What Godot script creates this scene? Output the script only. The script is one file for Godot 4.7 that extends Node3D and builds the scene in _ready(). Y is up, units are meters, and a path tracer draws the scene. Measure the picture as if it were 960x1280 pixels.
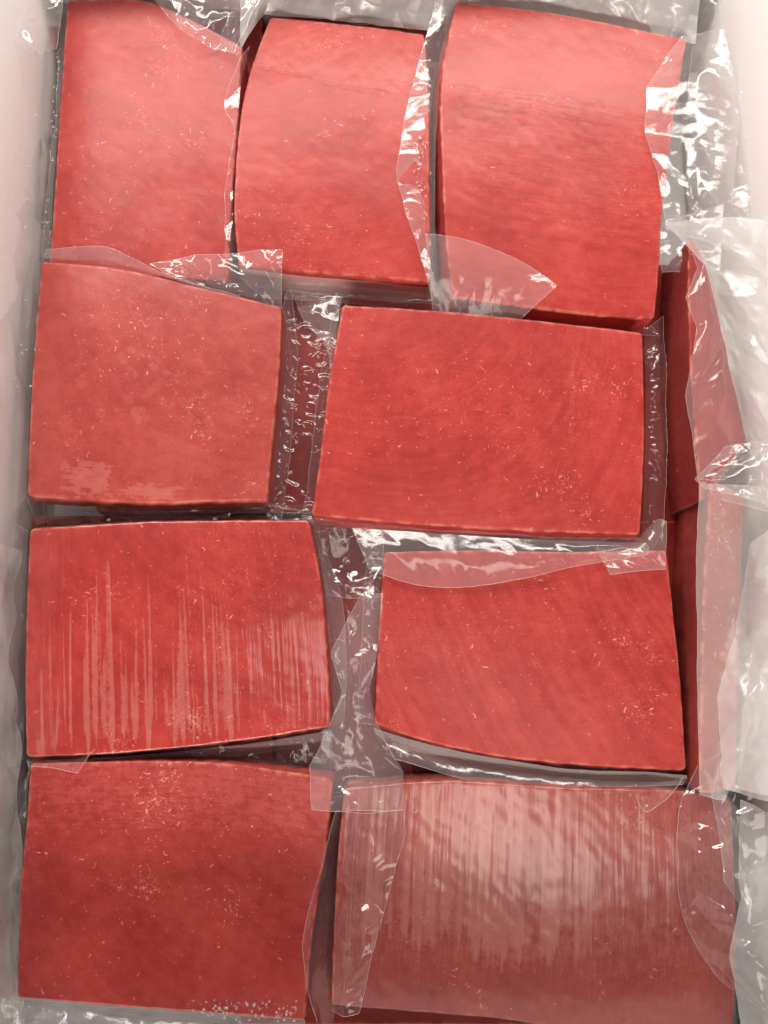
extends Node3D

# A foam fish box seen from above: vacuum packed tuna blocks in two layers inside a clear liner bag. Shapes are listed in centimetres.

const CM := 0.01
var used_names := {}
var flesh_relief: ImageTexture
var film_relief: ImageTexture
var film_ribs: ImageTexture
var film_clear: StandardMaterial3D
var film_milky: StandardMaterial3D
var film_white: StandardMaterial3D
var film_frosty: StandardMaterial3D
var film_tight: StandardMaterial3D
var film_edge: StandardMaterial3D
var ice: StandardMaterial3D


func _ready() -> void:
	var camera := Camera3D.new()
	camera.name = "camera"
	camera.fov = rad_to_deg(2.0 * atan(640.0 / 985.0))
	camera.near = 0.01
	camera.far = 20.0
	camera.position = Vector3(0, 0.46, 0)
	camera.rotation_degrees = Vector3(-81, 0, 0)
	add_child(camera)
	camera.current = true
	var around := WorldEnvironment.new()
	around.name = "room_air"
	var e := Environment.new()
	e.background_mode = Environment.BG_COLOR
	e.background_color = Color(0.12, 0.117, 0.117)
	e.tonemap_mode = Environment.TONE_MAPPER_LINEAR
	e.tonemap_exposure = 0.94
	e.sdfgi_enabled = true
	e.ssao_enabled = true
	e.ssil_enabled = true
	around.environment = e
	add_child(around)
	for l in [
		# unseen lamps added for gradient, sheen and film glints: place, what it faces, size, energy
		[Vector3(-0.12, 0.72, -0.82), Vector3(0.0, 0.0, -0.1), Vector2(1.3, 0.2), 1.85],
		[Vector3(-0.05, 0.64, 1.2), Vector3(0.0, 0.1, -0.1), Vector2(1.1, 0.14), 2.3],
		[Vector3(0.24, 1.6, 0.22), Vector3(0.0, 0.0, -0.1), Vector2(0.4, 0.8), 0.62],
	]:
		var lamp := AreaLight3D.new()
		lamp.name = "added_lamp"
		lamp.area_size = l[2]
		lamp.light_energy = l[3]
		lamp.light_color = Color(1.0, 0.965, 0.93)
		lamp.area_range = 6.0
		lamp.shadow_enabled = true
		add_child(lamp, true)
		lamp.look_at_from_position(l[0], l[1])
	_make_materials()
	_make_box()
	_make_packs()
	_make_liner()


# ---------------------------------------------------------------- naming

func numbered(called: String) -> String:
	var n: int = used_names.get(called, 0)
	used_names[called] = n + 1
	return called if n == 0 else "%s_%03d" % [called, n]


func thing(called: String, label: String, category: String, at: Vector3, group := "") -> Node3D:
	var o := Node3D.new()
	o.name = numbered(called)
	add_child(o)
	o.position = at * CM
	o.set_meta("label", label)
	o.set_meta("category", category)
	if group != "":
		o.set_meta("group", group)
	return o


func part(called: String, mesh: Mesh, mats: Array, parent: Node3D) -> MeshInstance3D:
	var o := MeshInstance3D.new()
	o.name = called
	o.mesh = mesh
	parent.add_child(o, true)
	for i in mats.size():
		o.set_surface_override_material(i, mats[i])
	var up: Node = parent
	var origin := Vector3.ZERO
	while up is Node3D and up != self:
		origin += (up as Node3D).position
		up = up.get_parent()
	o.position = -origin        # shapes are given in the box's own axes
	return o


# ---------------------------------------------------------------- small maths

func pts(flat: Array) -> PackedVector3Array:
	var r := PackedVector3Array()
	for i in range(0, flat.size(), 3):
		r.append(Vector3(flat[i], flat[i + 1], flat[i + 2]))
	return r


func resample(p: PackedVector3Array, n: int, soft: bool) -> PackedVector3Array:
	var dense := PackedVector3Array()
	if soft and p.size() > 2:
		for i in p.size() - 1:
			var a := p[maxi(i - 1, 0)]
			var d := p[mini(i + 2, p.size() - 1)]
			for k in 12:
				dense.append(p[i].cubic_interpolate(p[i + 1], a, d, k / 12.0))
		dense.append(p[p.size() - 1])
	else:
		dense = p
	var run := PackedFloat32Array([0.0])
	for i in range(1, dense.size()):
		run.append(run[i - 1] + dense[i].distance_to(dense[i - 1]))
	var total := run[run.size() - 1]
	var r := PackedVector3Array()
	var at := 0
	for k in n:
		var s := total * k / (n - 1)
		while at < dense.size() - 2 and run[at + 1] < s:
			at += 1
		r.append(dense[at].lerp(dense[at + 1], clampf((s - run[at]) / maxf(run[at + 1] - run[at], 1e-6), 0.0, 1.0)))
	return r


func along(p: PackedVector3Array, t: float) -> Vector3:
	var f: float = clampf(t, 0.0, 1.0) * (p.size() - 1)
	var i := mini(int(f), p.size() - 2)
	return p[i].lerp(p[i + 1], f - i)


func commit(v: PackedVector3Array, uv: PackedVector2Array, index: PackedInt32Array, into: ArrayMesh = null) -> ArrayMesh:
	var normals := PackedVector3Array()
	normals.resize(v.size())
	for i in range(0, index.size(), 3):
		var n := (v[index[i + 2]] - v[index[i]]).cross(v[index[i + 1]] - v[index[i]])
		normals[index[i]] += n
		normals[index[i + 1]] += n
		normals[index[i + 2]] += n
	for i in normals.size():
		normals[i] = normals[i].normalized() if normals[i].length_squared() > 0.0 else Vector3.UP
	var scaled := PackedVector3Array()
	scaled.resize(v.size())
	for i in v.size():
		scaled[i] = v[i] * CM
	var a := []
	a.resize(Mesh.ARRAY_MAX)
	a[Mesh.ARRAY_VERTEX] = scaled
	a[Mesh.ARRAY_NORMAL] = normals
	a[Mesh.ARRAY_TEX_UV] = uv
	a[Mesh.ARRAY_INDEX] = index
	var m := into if into else ArrayMesh.new()
	m.add_surface_from_arrays(Mesh.PRIMITIVE_TRIANGLES, a)
	return m


func noise(s: int, frequency: float, octaves := 3, ridged := false) -> FastNoiseLite:
	var n := FastNoiseLite.new()
	n.seed = s
	n.frequency = frequency
	n.noise_type = FastNoiseLite.TYPE_SIMPLEX_SMOOTH
	n.fractal_type = FastNoiseLite.FRACTAL_RIDGED if ridged else FastNoiseLite.FRACTAL_FBM
	n.fractal_octaves = octaves
	return n


# ---------------------------------------------------------------- tuna block: a sawn slab with rounded arrises

func spaced(length: float, step: float) -> PackedFloat32Array:
	var r := PackedFloat32Array([0.0, 0.02, 0.055, 0.1, 0.16, 0.24])
	var inner := length - 0.48
	var n := maxi(int(inner / step), 4)
	for i in range(1, n):
		r.append(0.24 + inner * i / n)
	for x in [0.24, 0.16, 0.1, 0.055, 0.02, 0.0]:
		r.append(length - x)
	return r


const PAD := 3.0

func slab(d: Dictionary, skin := 0.0) -> ArrayMesh:
	var top := resample(pts(d.top), 60, true)
	var bottom := resample(pts(d.bottom), 60, true)
	var left := resample(pts(d.left), 60, true)
	var right := resample(pts(d.right), 60, true)
	var length: float = d.size[0]
	var width: float = d.size[1]
	var thick: float = d.thick
	var bow: Array = d.get("bow", [0.0, 0.0])
	var lean: Array = d.get("lean", [0.0, 0.0])
	var rough: float = d.get("rough", 0.035)
	var us := spaced(length, 0.22)
	var vs := spaced(width, 0.22)
	var nu := us.size()
	var nv := vs.size()
	var n_low := noise(d.seed, 0.16, 2)
	var n_mid := noise(d.seed + 5, 0.9, 2)
	var R := 0.2
	var r := 0.09
	var v := PackedVector3Array()
	var uv := PackedVector2Array()
	var index := PackedInt32Array()
	for j in nv:
		for i in nu:
			var du := minf(us[i], length - us[i])
			var dv := minf(vs[j], width - vs[j])
			var ku := du
			var kv := dv
			if du < R and dv < R:
				var q := Vector2(R - du, R - dv)
				q *= maxf(q.x, q.y) / maxf(q.length(), 1e-6)
				ku = R - q.x
				kv = R - q.y
			var u := (ku if us[i] * 2.0 < length else length - ku) / length
			var w := (kv if vs[j] * 2.0 < width else width - kv) / width
			var p := along(top, u) * (1.0 - w) + along(bottom, u) * w + along(left, w) * (1.0 - u) + along(right, w) * u
			p -= top[0] * (1.0 - u) * (1.0 - w) + top[59] * u * (1.0 - w) + bottom[0] * (1.0 - u) * w + bottom[59] * u * w
			p.y += bow[0] * 4.0 * u * (1.0 - u) + bow[1] * 4.0 * w * (1.0 - w)
			if d.has("bend"):
				p.y -= d.bend[1] * pow(clampf((d.bend[0] - w) / d.bend[0], 0.0, 1.0), 1.4)
			p += Vector3(n_mid.get_noise_2d(p.x, p.z), 0.0, n_mid.get_noise_2d(p.z + 70.0, p.x)) * 0.022
			var edge := minf(du, dv)
			p.y += rough * n_low.get_noise_2d(us[i], vs[j]) + rough * 0.25 * n_mid.get_noise_2d(us[i], vs[j])
			p.y += skin * (1.3 + 0.5 * n_mid.get_noise_2d(p.x * 1.6, p.z * 1.6))
			if edge < r:
				p.y -= r - sqrt(maxf(r * r - (r - edge) * (r - edge), 0.0))
			v.append(p)
			uv.append(Vector2((PAD + us[i]) / (length + 2.0 * PAD), (PAD + vs[j]) / (width + 2.0 * PAD)))
	for j in nv - 1:
		for i in nu - 1:
			var a := j * nu + i
			index.append_array([a, a + 1, a + nu + 1, a, a + nu + 1, a + nu])
	# the rim, clockwise from above, then rings down the sides
	var rim := PackedInt32Array()
	for i in nu - 1:
		rim.append(i)
	for j in nv - 1:
		rim.append(j * nu + nu - 1)
	for i in nu - 1:
		rim.append((nv - 1) * nu + nu - 1 - i)
	for j in nv - 1:
		rim.append((nv - 1 - j) * nu)
	var centre := Vector3.ZERO
	for k in rim:
		centre += v[k]
	centre /= rim.size()
	var rings := 9 if skin == 0.0 else 5
	var n := rim.size()
	var before := rim
	for ring in range(1, rings + 1):
		var t := ring / 9.0
		var row := PackedInt32Array()
		for k in n:
			var b := v[rim[k]]
			var run := v[rim[(k + 1) % n]] - v[rim[(k + n - 1) % n]]
			var out := Vector3(run.z, 0, -run.x).normalized()
			var fall := (thick - r) * ring / 9.0
			var p := b + Vector3(lean[0] * t, -fall, lean[1] * t)
			p += out * (0.05 * sin(PI * t) + 0.09 * n_mid.get_noise_3d(b.x * 1.2, fall * 2.0, b.z * 1.2) - (0.1 if ring == 9 else 0.0) + skin * (1.0 + ring * 0.25))
			row.append(v.size())
			v.append(p)
			var m := uv[rim[k]]
			uv.append(m + Vector2(out.x / (length + 2.0 * PAD), out.z / (width + 2.0 * PAD)) * fall)
		for k in n:
			var k2 := (k + 1) % n
			index.append_array([before[k], row[k], row[k2], before[k], row[k2], before[k2]])
		before = row
	if skin > 0.0:
		return commit(v, uv, index)
	var last := v.size()
	v.append(centre + Vector3(lean[0], -thick, lean[1]))
	uv.append(Vector2(0.5, 0.5))
	for k in n:
		index.append_array([before[k], last, before[(k + 1) % n]])
	return commit(v, uv, index)


func pixels_of(n: FastNoiseLite, w: int, h: int, nw: int, nh: int) -> PackedByteArray:
	var im := n.get_image(nw, nh, false, false, false)
	im.convert(Image.FORMAT_L8)
	if nw != w or nh != h:
		im.resize(w, h, Image.INTERPOLATE_CUBIC)
	return im.get_data()


# Colour in rgb, roughness in alpha. Marks are lifted film and painted sheen, painted glints with frost, seams between muscle bands.
func flesh(d: Dictionary) -> ImageTexture:
	var length: float = d.size[0] + 2.0 * PAD
	var width: float = d.size[1] + 2.0 * PAD
	var k := 30.0
	var w := int(length * k)
	var h := int(width * k)
	var s: int = d.seed
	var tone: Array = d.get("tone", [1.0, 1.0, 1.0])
	var rng := RandomNumberGenerator.new()
	rng.seed = s * 77 + 5
	var low := pixels_of(noise(s + 1, 0.012, 4), w, h, w / 2, h / 2)
	var mid := pixels_of(noise(s + 2, 0.035, 3), w, h, w, h)
	var fine := pixels_of(noise(s + 3, 0.22, 2), w, h, w, h)
	var warp := noise(s + 4, 0.006, 2)
	var fibre := pixels_of(noise(s + 6, 0.16, 3), w, h, w / 9, h) if d.get("grain", 0) == 0 else pixels_of(noise(s + 6, 0.16, 3), w, h, w, h / 9)
	var rag := pixels_of(noise(s + 7, 0.06, 4), w, h, w, h)
	var lift_sheen := PackedFloat32Array()        # 0 film on flesh, 1 film lifted; also holds painted sheen
	lift_sheen.resize(w * h)
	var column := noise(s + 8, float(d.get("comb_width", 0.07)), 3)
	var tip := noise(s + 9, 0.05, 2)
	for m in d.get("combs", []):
		# [u0, v0, u1, v1, turned, cover, strength]: a comb of lifted film streaks and painted sheen, ragged at both ends
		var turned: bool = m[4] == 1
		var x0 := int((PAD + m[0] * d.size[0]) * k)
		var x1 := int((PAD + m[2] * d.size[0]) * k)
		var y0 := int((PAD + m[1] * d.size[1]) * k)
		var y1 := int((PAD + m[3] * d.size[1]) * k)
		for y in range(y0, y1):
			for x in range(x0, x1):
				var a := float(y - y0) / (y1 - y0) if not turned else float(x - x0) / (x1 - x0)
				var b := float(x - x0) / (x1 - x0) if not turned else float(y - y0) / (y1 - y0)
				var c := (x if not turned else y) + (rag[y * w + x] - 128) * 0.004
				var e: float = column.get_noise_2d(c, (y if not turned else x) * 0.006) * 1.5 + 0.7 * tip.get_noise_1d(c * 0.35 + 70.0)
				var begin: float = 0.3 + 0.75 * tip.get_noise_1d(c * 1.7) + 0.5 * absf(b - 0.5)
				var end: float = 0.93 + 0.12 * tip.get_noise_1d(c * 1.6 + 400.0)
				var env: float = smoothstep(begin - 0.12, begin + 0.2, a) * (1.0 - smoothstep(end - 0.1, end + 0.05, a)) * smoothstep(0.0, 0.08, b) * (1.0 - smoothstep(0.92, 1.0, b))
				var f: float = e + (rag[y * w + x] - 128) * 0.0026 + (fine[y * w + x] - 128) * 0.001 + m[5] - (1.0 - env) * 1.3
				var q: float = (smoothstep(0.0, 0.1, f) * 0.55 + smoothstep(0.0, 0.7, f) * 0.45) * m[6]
				if q > lift_sheen[y * w + x]:
					lift_sheen[y * w + x] = q
	for m in d.get("lift_sheen_patches", []):
		# [u0, v0, u1, v1, noise weight, strength, softness]: a patch of loose film, on some packs painted sheen
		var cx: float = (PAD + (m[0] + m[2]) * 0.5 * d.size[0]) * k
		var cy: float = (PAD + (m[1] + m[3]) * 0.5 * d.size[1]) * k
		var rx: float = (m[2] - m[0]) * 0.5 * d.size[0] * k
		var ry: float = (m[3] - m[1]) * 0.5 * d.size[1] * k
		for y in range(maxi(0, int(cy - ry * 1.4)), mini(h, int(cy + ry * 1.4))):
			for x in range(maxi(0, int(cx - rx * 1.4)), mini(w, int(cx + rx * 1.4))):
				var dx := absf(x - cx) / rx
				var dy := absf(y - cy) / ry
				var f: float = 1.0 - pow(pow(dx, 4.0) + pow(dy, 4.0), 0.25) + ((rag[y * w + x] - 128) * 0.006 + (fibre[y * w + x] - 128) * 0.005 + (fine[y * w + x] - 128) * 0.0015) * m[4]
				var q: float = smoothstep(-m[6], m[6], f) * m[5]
				if q > lift_sheen[y * w + x]:
					lift_sheen[y * w + x] = q
	for m in d.get("dots", []):
		# [u0, v0, u1, v1, count, strength]: small round pockets of air
		for c in int(m[4]):
			var px: float = (PAD + rng.randf_range(m[0], m[2]) * d.size[0]) * k
			var py: float = (PAD + rng.randf_range(m[1], m[3]) * d.size[1]) * k
			var pr := rng.randf_range(3.0, 9.0)
			var ps: float = m[5] * rng.randf_range(0.4, 1.0)
			for y in range(int(py - pr - 2), int(py + pr + 3)):
				for x in range(int(px - pr - 2), int(px + pr + 3)):
					var q: float = (1.0 - smoothstep(0.75, 1.1, Vector2(x - px, y - py).length() / pr)) * ps * (0.6 + (rag[y * w + x]) / 400.0)
					lift_sheen[y * w + x] = maxf(lift_sheen[y * w + x], q)
	var seam := PackedFloat32Array()
	seam.resize(w * h)
	for m in d.get("seams", []):
		# [u0, v0, u1, v1, sag, half width cm, depth]: a dark or pale line between muscle bands
		var a := Vector2((PAD + m[0] * d.size[0]) * k, (PAD + m[1] * d.size[1]) * k)
		var b := Vector2((PAD + m[2] * d.size[0]) * k, (PAD + m[3] * d.size[1]) * k)
		var side := (b - a).orthogonal().normalized() * float(m[4]) * k
		var steps := int(a.distance_to(b) * 1.5)
		for i in steps:
			var t := i / float(steps)
			var p := a.lerp(b, t) + side * 4.0 * t * (1.0 - t)
			p += Vector2(1, 1) * warp.get_noise_2d(p.x * 6.0, p.y * 6.0) * 4.0
			var hw: float = maxf(m[5] * k * (0.6 + 0.7 * absf(warp.get_noise_1d(i * 3.0))), 0.7)
			var depth: float = m[6] * smoothstep(0.0, 0.15, t) * (1.0 - smoothstep(0.8, 1.0, t)) * (0.55 + 0.9 * warp.get_noise_1d(i * 5.0 + 900.0))
			for y in range(int(p.y - hw * 2.0), int(p.y + hw * 2.0) + 1):
				for x in range(int(p.x - hw * 2.0), int(p.x + hw * 2.0) + 1):
					if x >= 0 and y >= 0 and x < w and y < h:
						var q: float = depth * maxf(0.0, 1.0 - Vector2(x - p.x, y - p.y).length() / (hw * 2.0))
						if absf(q) > absf(seam[y * w + x]):
							seam[y * w + x] = q
	var out := PackedByteArray()
	out.resize(w * h * 4)
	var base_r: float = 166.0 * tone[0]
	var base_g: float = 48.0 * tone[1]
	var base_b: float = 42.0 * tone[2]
	var x_lo := PAD * k
	var x_hi := w - PAD * k
	var y_hi := h - PAD * k
	var pale: float = d.get("pale", 0.0)
	# muscle lines: near parallel curved bands
	var arc: Array = d.get("arc", [0.0, 0.0, 0.0])
	var ca := cos(deg_to_rad(arc[0]))
	var sa := sin(deg_to_rad(arc[0]))
	var curve: float = arc[1] / k
	var bands := PackedFloat32Array()
	var band := noise(s + 11, 0.07, 3)
	for i in 4096:
		bands.append(band.get_noise_1d(i) * 0.7 * float(arc[2]))
	for i in w * h:
		var gx := i % w - w / 2
		var gy := i / w - h / 2
		var along_band := gx * ca + gy * sa
		var q := gy * ca - gx * sa + curve * along_band * along_band + (low[i] - 128) * 0.10 + (fine[i] - 128) * 0.02
		var qi := clampi(int(floor(q)) + 2048, 0, 4094)
		var line := lerpf(bands[qi], bands[qi + 1], q - floor(q))
		var l := (low[i] - 128) / 128.0
		var md: float = (mid[i] - 128) / 128.0
		var fn := (fine[i] - 128) / 128.0
		var fb := (fibre[i] - 128) / 128.0
		var c := l * 0.11 + md * 0.06 + fb * float(d.get("fibre", 0.03)) + fn * 0.05 + line - seam[i]
		var milk := clampf(pale + 0.03 + l * 0.12 + md * 0.07 + fn * 0.06 + line * 0.9 + fb * 0.02, 0.0, 1.0) * 0.55 + lift_sheen[i] * 0.46
		var rim_tan := 0.0
		var ax := float(i % w)
		var ay := float(i / w)
		var rim := minf(minf(absf(ax - x_lo), absf(ax - x_hi)), minf(absf(ay - x_lo), absf(ay - y_hi)))
		if rim < 5.0 and ax > x_lo - 5.0 and ax < x_hi + 5.0 and ay > x_lo - 5.0 and ay < y_hi + 5.0:
			rim_tan = (1.0 - rim / 5.0) * clampf(0.42 + md * 1.3, 0.0, 0.8)
		var rr: float = base_r * (1.0 + c * 0.8)
		var gg := base_g * (1.0 + c * 2.0)
		var bb := base_b * (1.0 + c * 1.9)
		rr = lerpf(rr, 204.0, rim_tan)
		gg = lerpf(gg, 132.0, rim_tan)
		bb = lerpf(bb, 102.0, rim_tan)
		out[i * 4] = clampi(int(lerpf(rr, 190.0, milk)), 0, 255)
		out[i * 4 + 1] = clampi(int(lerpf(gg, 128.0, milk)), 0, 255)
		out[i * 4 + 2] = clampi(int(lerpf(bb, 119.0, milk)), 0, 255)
		out[i * 4 + 3] = clampi(int(255.0 * (0.40 + fn * 0.10 + md * 0.06 - lift_sheen[i] * 0.10)), 0, 255)
	# glints of film bubbles painted as pale dashes, with frost specks
	var hubs := []
	for c in 11:
		hubs.append(Vector2(rng.randf(), rng.randf()))
	var frost_glints: int = d.get("frost_glints", 260)
	for c in frost_glints:
		var px := rng.randf() * w
		var py := rng.randf() * h
		if c % 3 == 0:
			px = (PAD + hubs[(c * c) % hubs.size()].x * d.size[0]) * k + rng.randfn(0.0, 5.0 + 4.0 * (c % 7))
			py = (PAD + hubs[(c * c) % hubs.size()].y * d.size[1]) * k + rng.randfn(0.0, 5.0 + 4.0 * (c % 7))
		elif d.has("frost") and c % 3 == 1:  # gathers painted glints and frost around one spot
			var q: Array = d.frost
			px = (PAD + (q[0] + rng.randfn(0.0, q[2])) * d.size[0]) * k
			py = (PAD + (q[1] + rng.randfn(0.0, q[3])) * d.size[1]) * k
		var angle := rng.randf() * TAU
		var size := 1 + int(pow(rng.randf(), 9.0) * 8.0)
		var bright := 0.18 + 0.75 * pow(rng.randf(), 2.0)
		var turn := rng.randf_range(-0.25, 0.25)
		var nick := c % 29 == 7        # a few are dark nicks in the flesh
		for q in size:
			angle += turn
			px += cos(angle)
			py += sin(angle)
			for o in (2 if rng.randf() < 0.35 else 1):
				var x := int(px) + o
				var y := int(py)
				if x > 0 and y > 0 and x < w - 1 and y < h - 1:
					var i := (y * w + x) * 4
					out[i] = int(lerpf(out[i], 84.0 if nick else 235.0, bright))
					out[i + 1] = int(lerpf(out[i + 1], 16.0 if nick else 180.0, bright))
					out[i + 2] = int(lerpf(out[i + 2], 16.0 if nick else 168.0, bright))
					out[i + 3] = int(lerpf(out[i + 3], 60.0, bright))
	return ImageTexture.create_from_image(Image.create_from_data(w, h, false, Image.FORMAT_RGBA8, out))


func flesh_material(t: Texture2D, shine: float) -> StandardMaterial3D:
	var m := StandardMaterial3D.new()
	m.albedo_texture = t
	m.roughness = 1.0
	m.roughness_texture = t
	m.roughness_texture_channel = BaseMaterial3D.TEXTURE_CHANNEL_ALPHA
	m.metallic_specular = 0.24
	m.subsurf_scatter_enabled = true
	m.subsurf_scatter_strength = 0.12
	m.heightmap_enabled = true
	m.heightmap_texture = flesh_relief
	m.heightmap_scale = 0.006
	m.clearcoat_enabled = true
	m.clearcoat = shine
	m.clearcoat_roughness = 0.3
	return m


# ---------------------------------------------------------------- plastic film: a sheet between two edges, creased like stiff foil

# a crumpled surface: flat triangles over a lattice of random heights, meeting at sharp folds
func facet(table: PackedFloat32Array, x: float, y: float) -> float:
	var i := int(floor(x))
	var j := int(floor(y))
	var fx := x - i
	var fy := y - j
	var a := table[((i & 63) * 64 + (j & 63)) & 4095]
	var b := table[(((i + 1) & 63) * 64 + (j & 63)) & 4095]
	var c := table[((i & 63) * 64 + ((j + 1) & 63)) & 4095]
	var e := table[(((i + 1) & 63) * 64 + ((j + 1) & 63)) & 4095]
	if table[(i * 31 + j * 17) & 4095] > 0.0:
		return a + (b - a) * fx + (e - b) * fy if fx > fy else a + (e - c) * fx + (c - a) * fy
	return a + (b - a) * fx + (c - a) * fy if fx + fy < 1.0 else e + (c - e) * (1.0 - fx) + (b - e) * (1.0 - fy)


func sheet(d: Dictionary) -> ArrayMesh:
	var a := pts(d.a)
	var b := pts(d.b)
	var la := 0.0
	for i in a.size() - 1:
		la += a[i].distance_to(a[i + 1])
	var lb := 0.0
	for i in b.size() - 1:
		lb += b[i].distance_to(b[i + 1])
	var long := maxf(la, lb)
	var nu := clampi(int(long / 0.075), 16, 330)
	var pa := resample(a, nu, d.get("soft", true))
	var pb := resample(b, nu, d.get("soft", true))
	var wide := 0.0
	for i in nu:
		wide += pa[i].distance_to(pb[i]) / nu
	var nv := clampi(int(wide / 0.075), 6, 110)
	var rng := RandomNumberGenerator.new()
	rng.seed = d.seed
	var n := noise(d.seed, 0.55, 3)
	var crease: float = d.get("crease", 0.12)
	var along_bias: float = d.get("bias", 0.0)     # above 0: pleats run across, below 0: along the edge
	var table := PackedFloat32Array()
	for i in 4096:
		table.append(rng.randf_range(-1.0, 1.0))
	var stretch := Vector2(1.0 + 2.2 * maxf(-along_bias, 0.0), 1.0 + 2.2 * maxf(along_bias, 0.0))
	var cell: float = d.get("cell", 1.5)
	var blisters: FastNoiseLite = null
	if d.has("blister"):
		blisters = FastNoiseLite.new()
		blisters.seed = d.seed
		blisters.noise_type = FastNoiseLite.TYPE_CELLULAR
		blisters.cellular_return_type = FastNoiseLite.RETURN_DISTANCE
		blisters.fractal_type = FastNoiseLite.FRACTAL_NONE
		blisters.frequency = 0.5 / float(d.blister[1])
	var curl: float = d.get("curl", 0.0)
	var bulge: float = d.get("bulge", 0.0)
	var hold: float = d.get("hold", 0.25)
	var face := (pa[nu - 1] - pa[0] + pb[nu - 1] - pb[0]).cross(pb[nu / 2] - pa[nu / 2]).normalized()
	if face.y < 0.0:
		face = -face
	var v := PackedVector3Array()
	var uv := PackedVector2Array()
	for j in nv:
		var t := j / float(nv - 1)
		for i in nu:
			var p := pa[i].lerp(pb[i], t)
			var x := long * i / (nu - 1)
			var y := t * wide
			var wx := x + 0.3 * n.get_noise_2d(x * 0.7, y * 0.7)
			var wy := y + 0.3 * n.get_noise_2d(x * 0.7 + 60.0, y * 0.7)
			var h := 0.0
			h += crease * 1.5 * facet(table, wx / cell / stretch.x, wy / cell / stretch.y)
			h += crease * 0.42 * facet(table, wy / cell / stretch.y * 2.2 + 9.0, wx / cell / stretch.x * 2.2 + 5.0)
			if blisters:
				var away := blisters.get_noise_2d(x, y) + 1.0
				h += float(d.blister[0]) * (exp(-pow((away - 0.4) / 0.2, 2.0)) + 0.5 * exp(-pow(away / 0.17, 2.0))) * smoothstep(-0.35, 0.1, n.get_noise_2d(x * 0.4, y * 0.4 + 200.0))
			h += crease * 0.05 * n.get_noise_2d(x * 0.8, y * 0.8 + 30.0)
			h *= lerpf(hold, 1.0, smoothstep(0.0, 0.35, t))
			h += bulge * sin(PI * t) + curl * t * t
			p += face * (h + crease * 0.6)
			p += (pb[i] - pa[i]).normalized() * 0.35 * h * n.get_noise_2d(x, 90.0)
			v.append(p)
			uv.append(Vector2(x, y) / 8.0)
	var index := PackedInt32Array()
	for j in nv - 1:
		for i in nu - 1:
			var q := j * nu + i
			index.append_array([q, q + 1, q + nu + 1, q, q + nu + 1, q + nu])
	var m := commit(v, uv, index)
	# the cut edge: three sides of the sheet, as a fine bead
	var loop := PackedVector3Array()
	for j in nv:
		loop.append(v[j * nu])
	for i in range(1, nu):
		loop.append(v[(nv - 1) * nu + i])
	for j in range(1, nv):
		loop.append(v[(nv - 1 - j) * nu + nu - 1])
	bead(loop, d.get("bead", 0.011), m)
	return m


func bead(path: PackedVector3Array, radius: float, into: ArrayMesh) -> void:
	var v := PackedVector3Array()
	var uv := PackedVector2Array()
	var index := PackedInt32Array()
	var n := path.size()
	for i in n:
		var run := path[mini(i + 1, n - 1)] - path[maxi(i - 1, 0)]
		var side := run.cross(Vector3.UP).normalized()
		if side.length_squared() < 0.5:
			side = Vector3.RIGHT
		var up := side.cross(run).normalized()
		for k in 4:
			var a := TAU * k / 4.0
			v.append(path[i] + (side * cos(a) + up * sin(a)) * radius)
			uv.append(Vector2(i / 40.0, k / 4.0))
	for i in n - 1:
		for k in 4:
			var p := i * 4 + k
			var q := i * 4 + (k + 1) % 4
			index.append_array([p, q, q + 4, p, q + 4, p + 4])
	commit(v, uv, index, into)


# Bumps of a tight film: small blisters and crystals scattered along a run
func crumbs(d: Dictionary) -> ArrayMesh:
	var rng := RandomNumberGenerator.new()
	rng.seed = d.seed
	var path := pts(d.run)
	var v := PackedVector3Array()
	var uv := PackedVector2Array()
	var index := PackedInt32Array()
	for c in int(d.count):
		var p := along(resample(path, 40, false), rng.randf())
		p += Vector3(rng.randfn(0.0, 1.0), 0.0, rng.randfn(0.0, 1.0)) * float(d.spread)
		var r: float = d.radius * (0.25 + 0.9 * pow(rng.randf(), 2.0))
		var flat := rng.randf_range(0.35, 0.8)
		var first := v.size()
		for j in 5:
			for i in 8:
				var th := PI * (j + 0.5) / 5.0
				var ph := TAU * i / 8.0
				var k := r * rng.randf_range(0.75, 1.15)
				v.append(p + Vector3(sin(th) * cos(ph) * k, cos(th) * k * flat, sin(th) * sin(ph) * k))
				uv.append(Vector2(i, j) / 8.0)
		for j in 4:
			for i in 8:
				var q := first + j * 8 + i
				var q2 := first + j * 8 + (i + 1) % 8
				index.append_array([q, q2, q2 + 8, q, q2 + 8, q + 8])
		for i in range(1, 7):
			index.append_array([first, first + i + 1, first + i])
			index.append_array([first + 32, first + 32 + i, first + 32 + i + 1])
	return commit(v, uv, index)


# ---------------------------------------------------------------- materials

func pane(alpha: float, rough: float, tint: Color, bump: float) -> StandardMaterial3D:
	var m := StandardMaterial3D.new()
	m.transparency = BaseMaterial3D.TRANSPARENCY_ALPHA
	m.albedo_color = Color(tint, alpha)
	m.roughness = rough
	m.metallic_specular = 0.62
	m.cull_mode = BaseMaterial3D.CULL_DISABLED
	if bump > 0.0:
		m.heightmap_enabled = true
		m.heightmap_texture = film_relief
		m.heightmap_scale = bump
	return m


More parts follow.
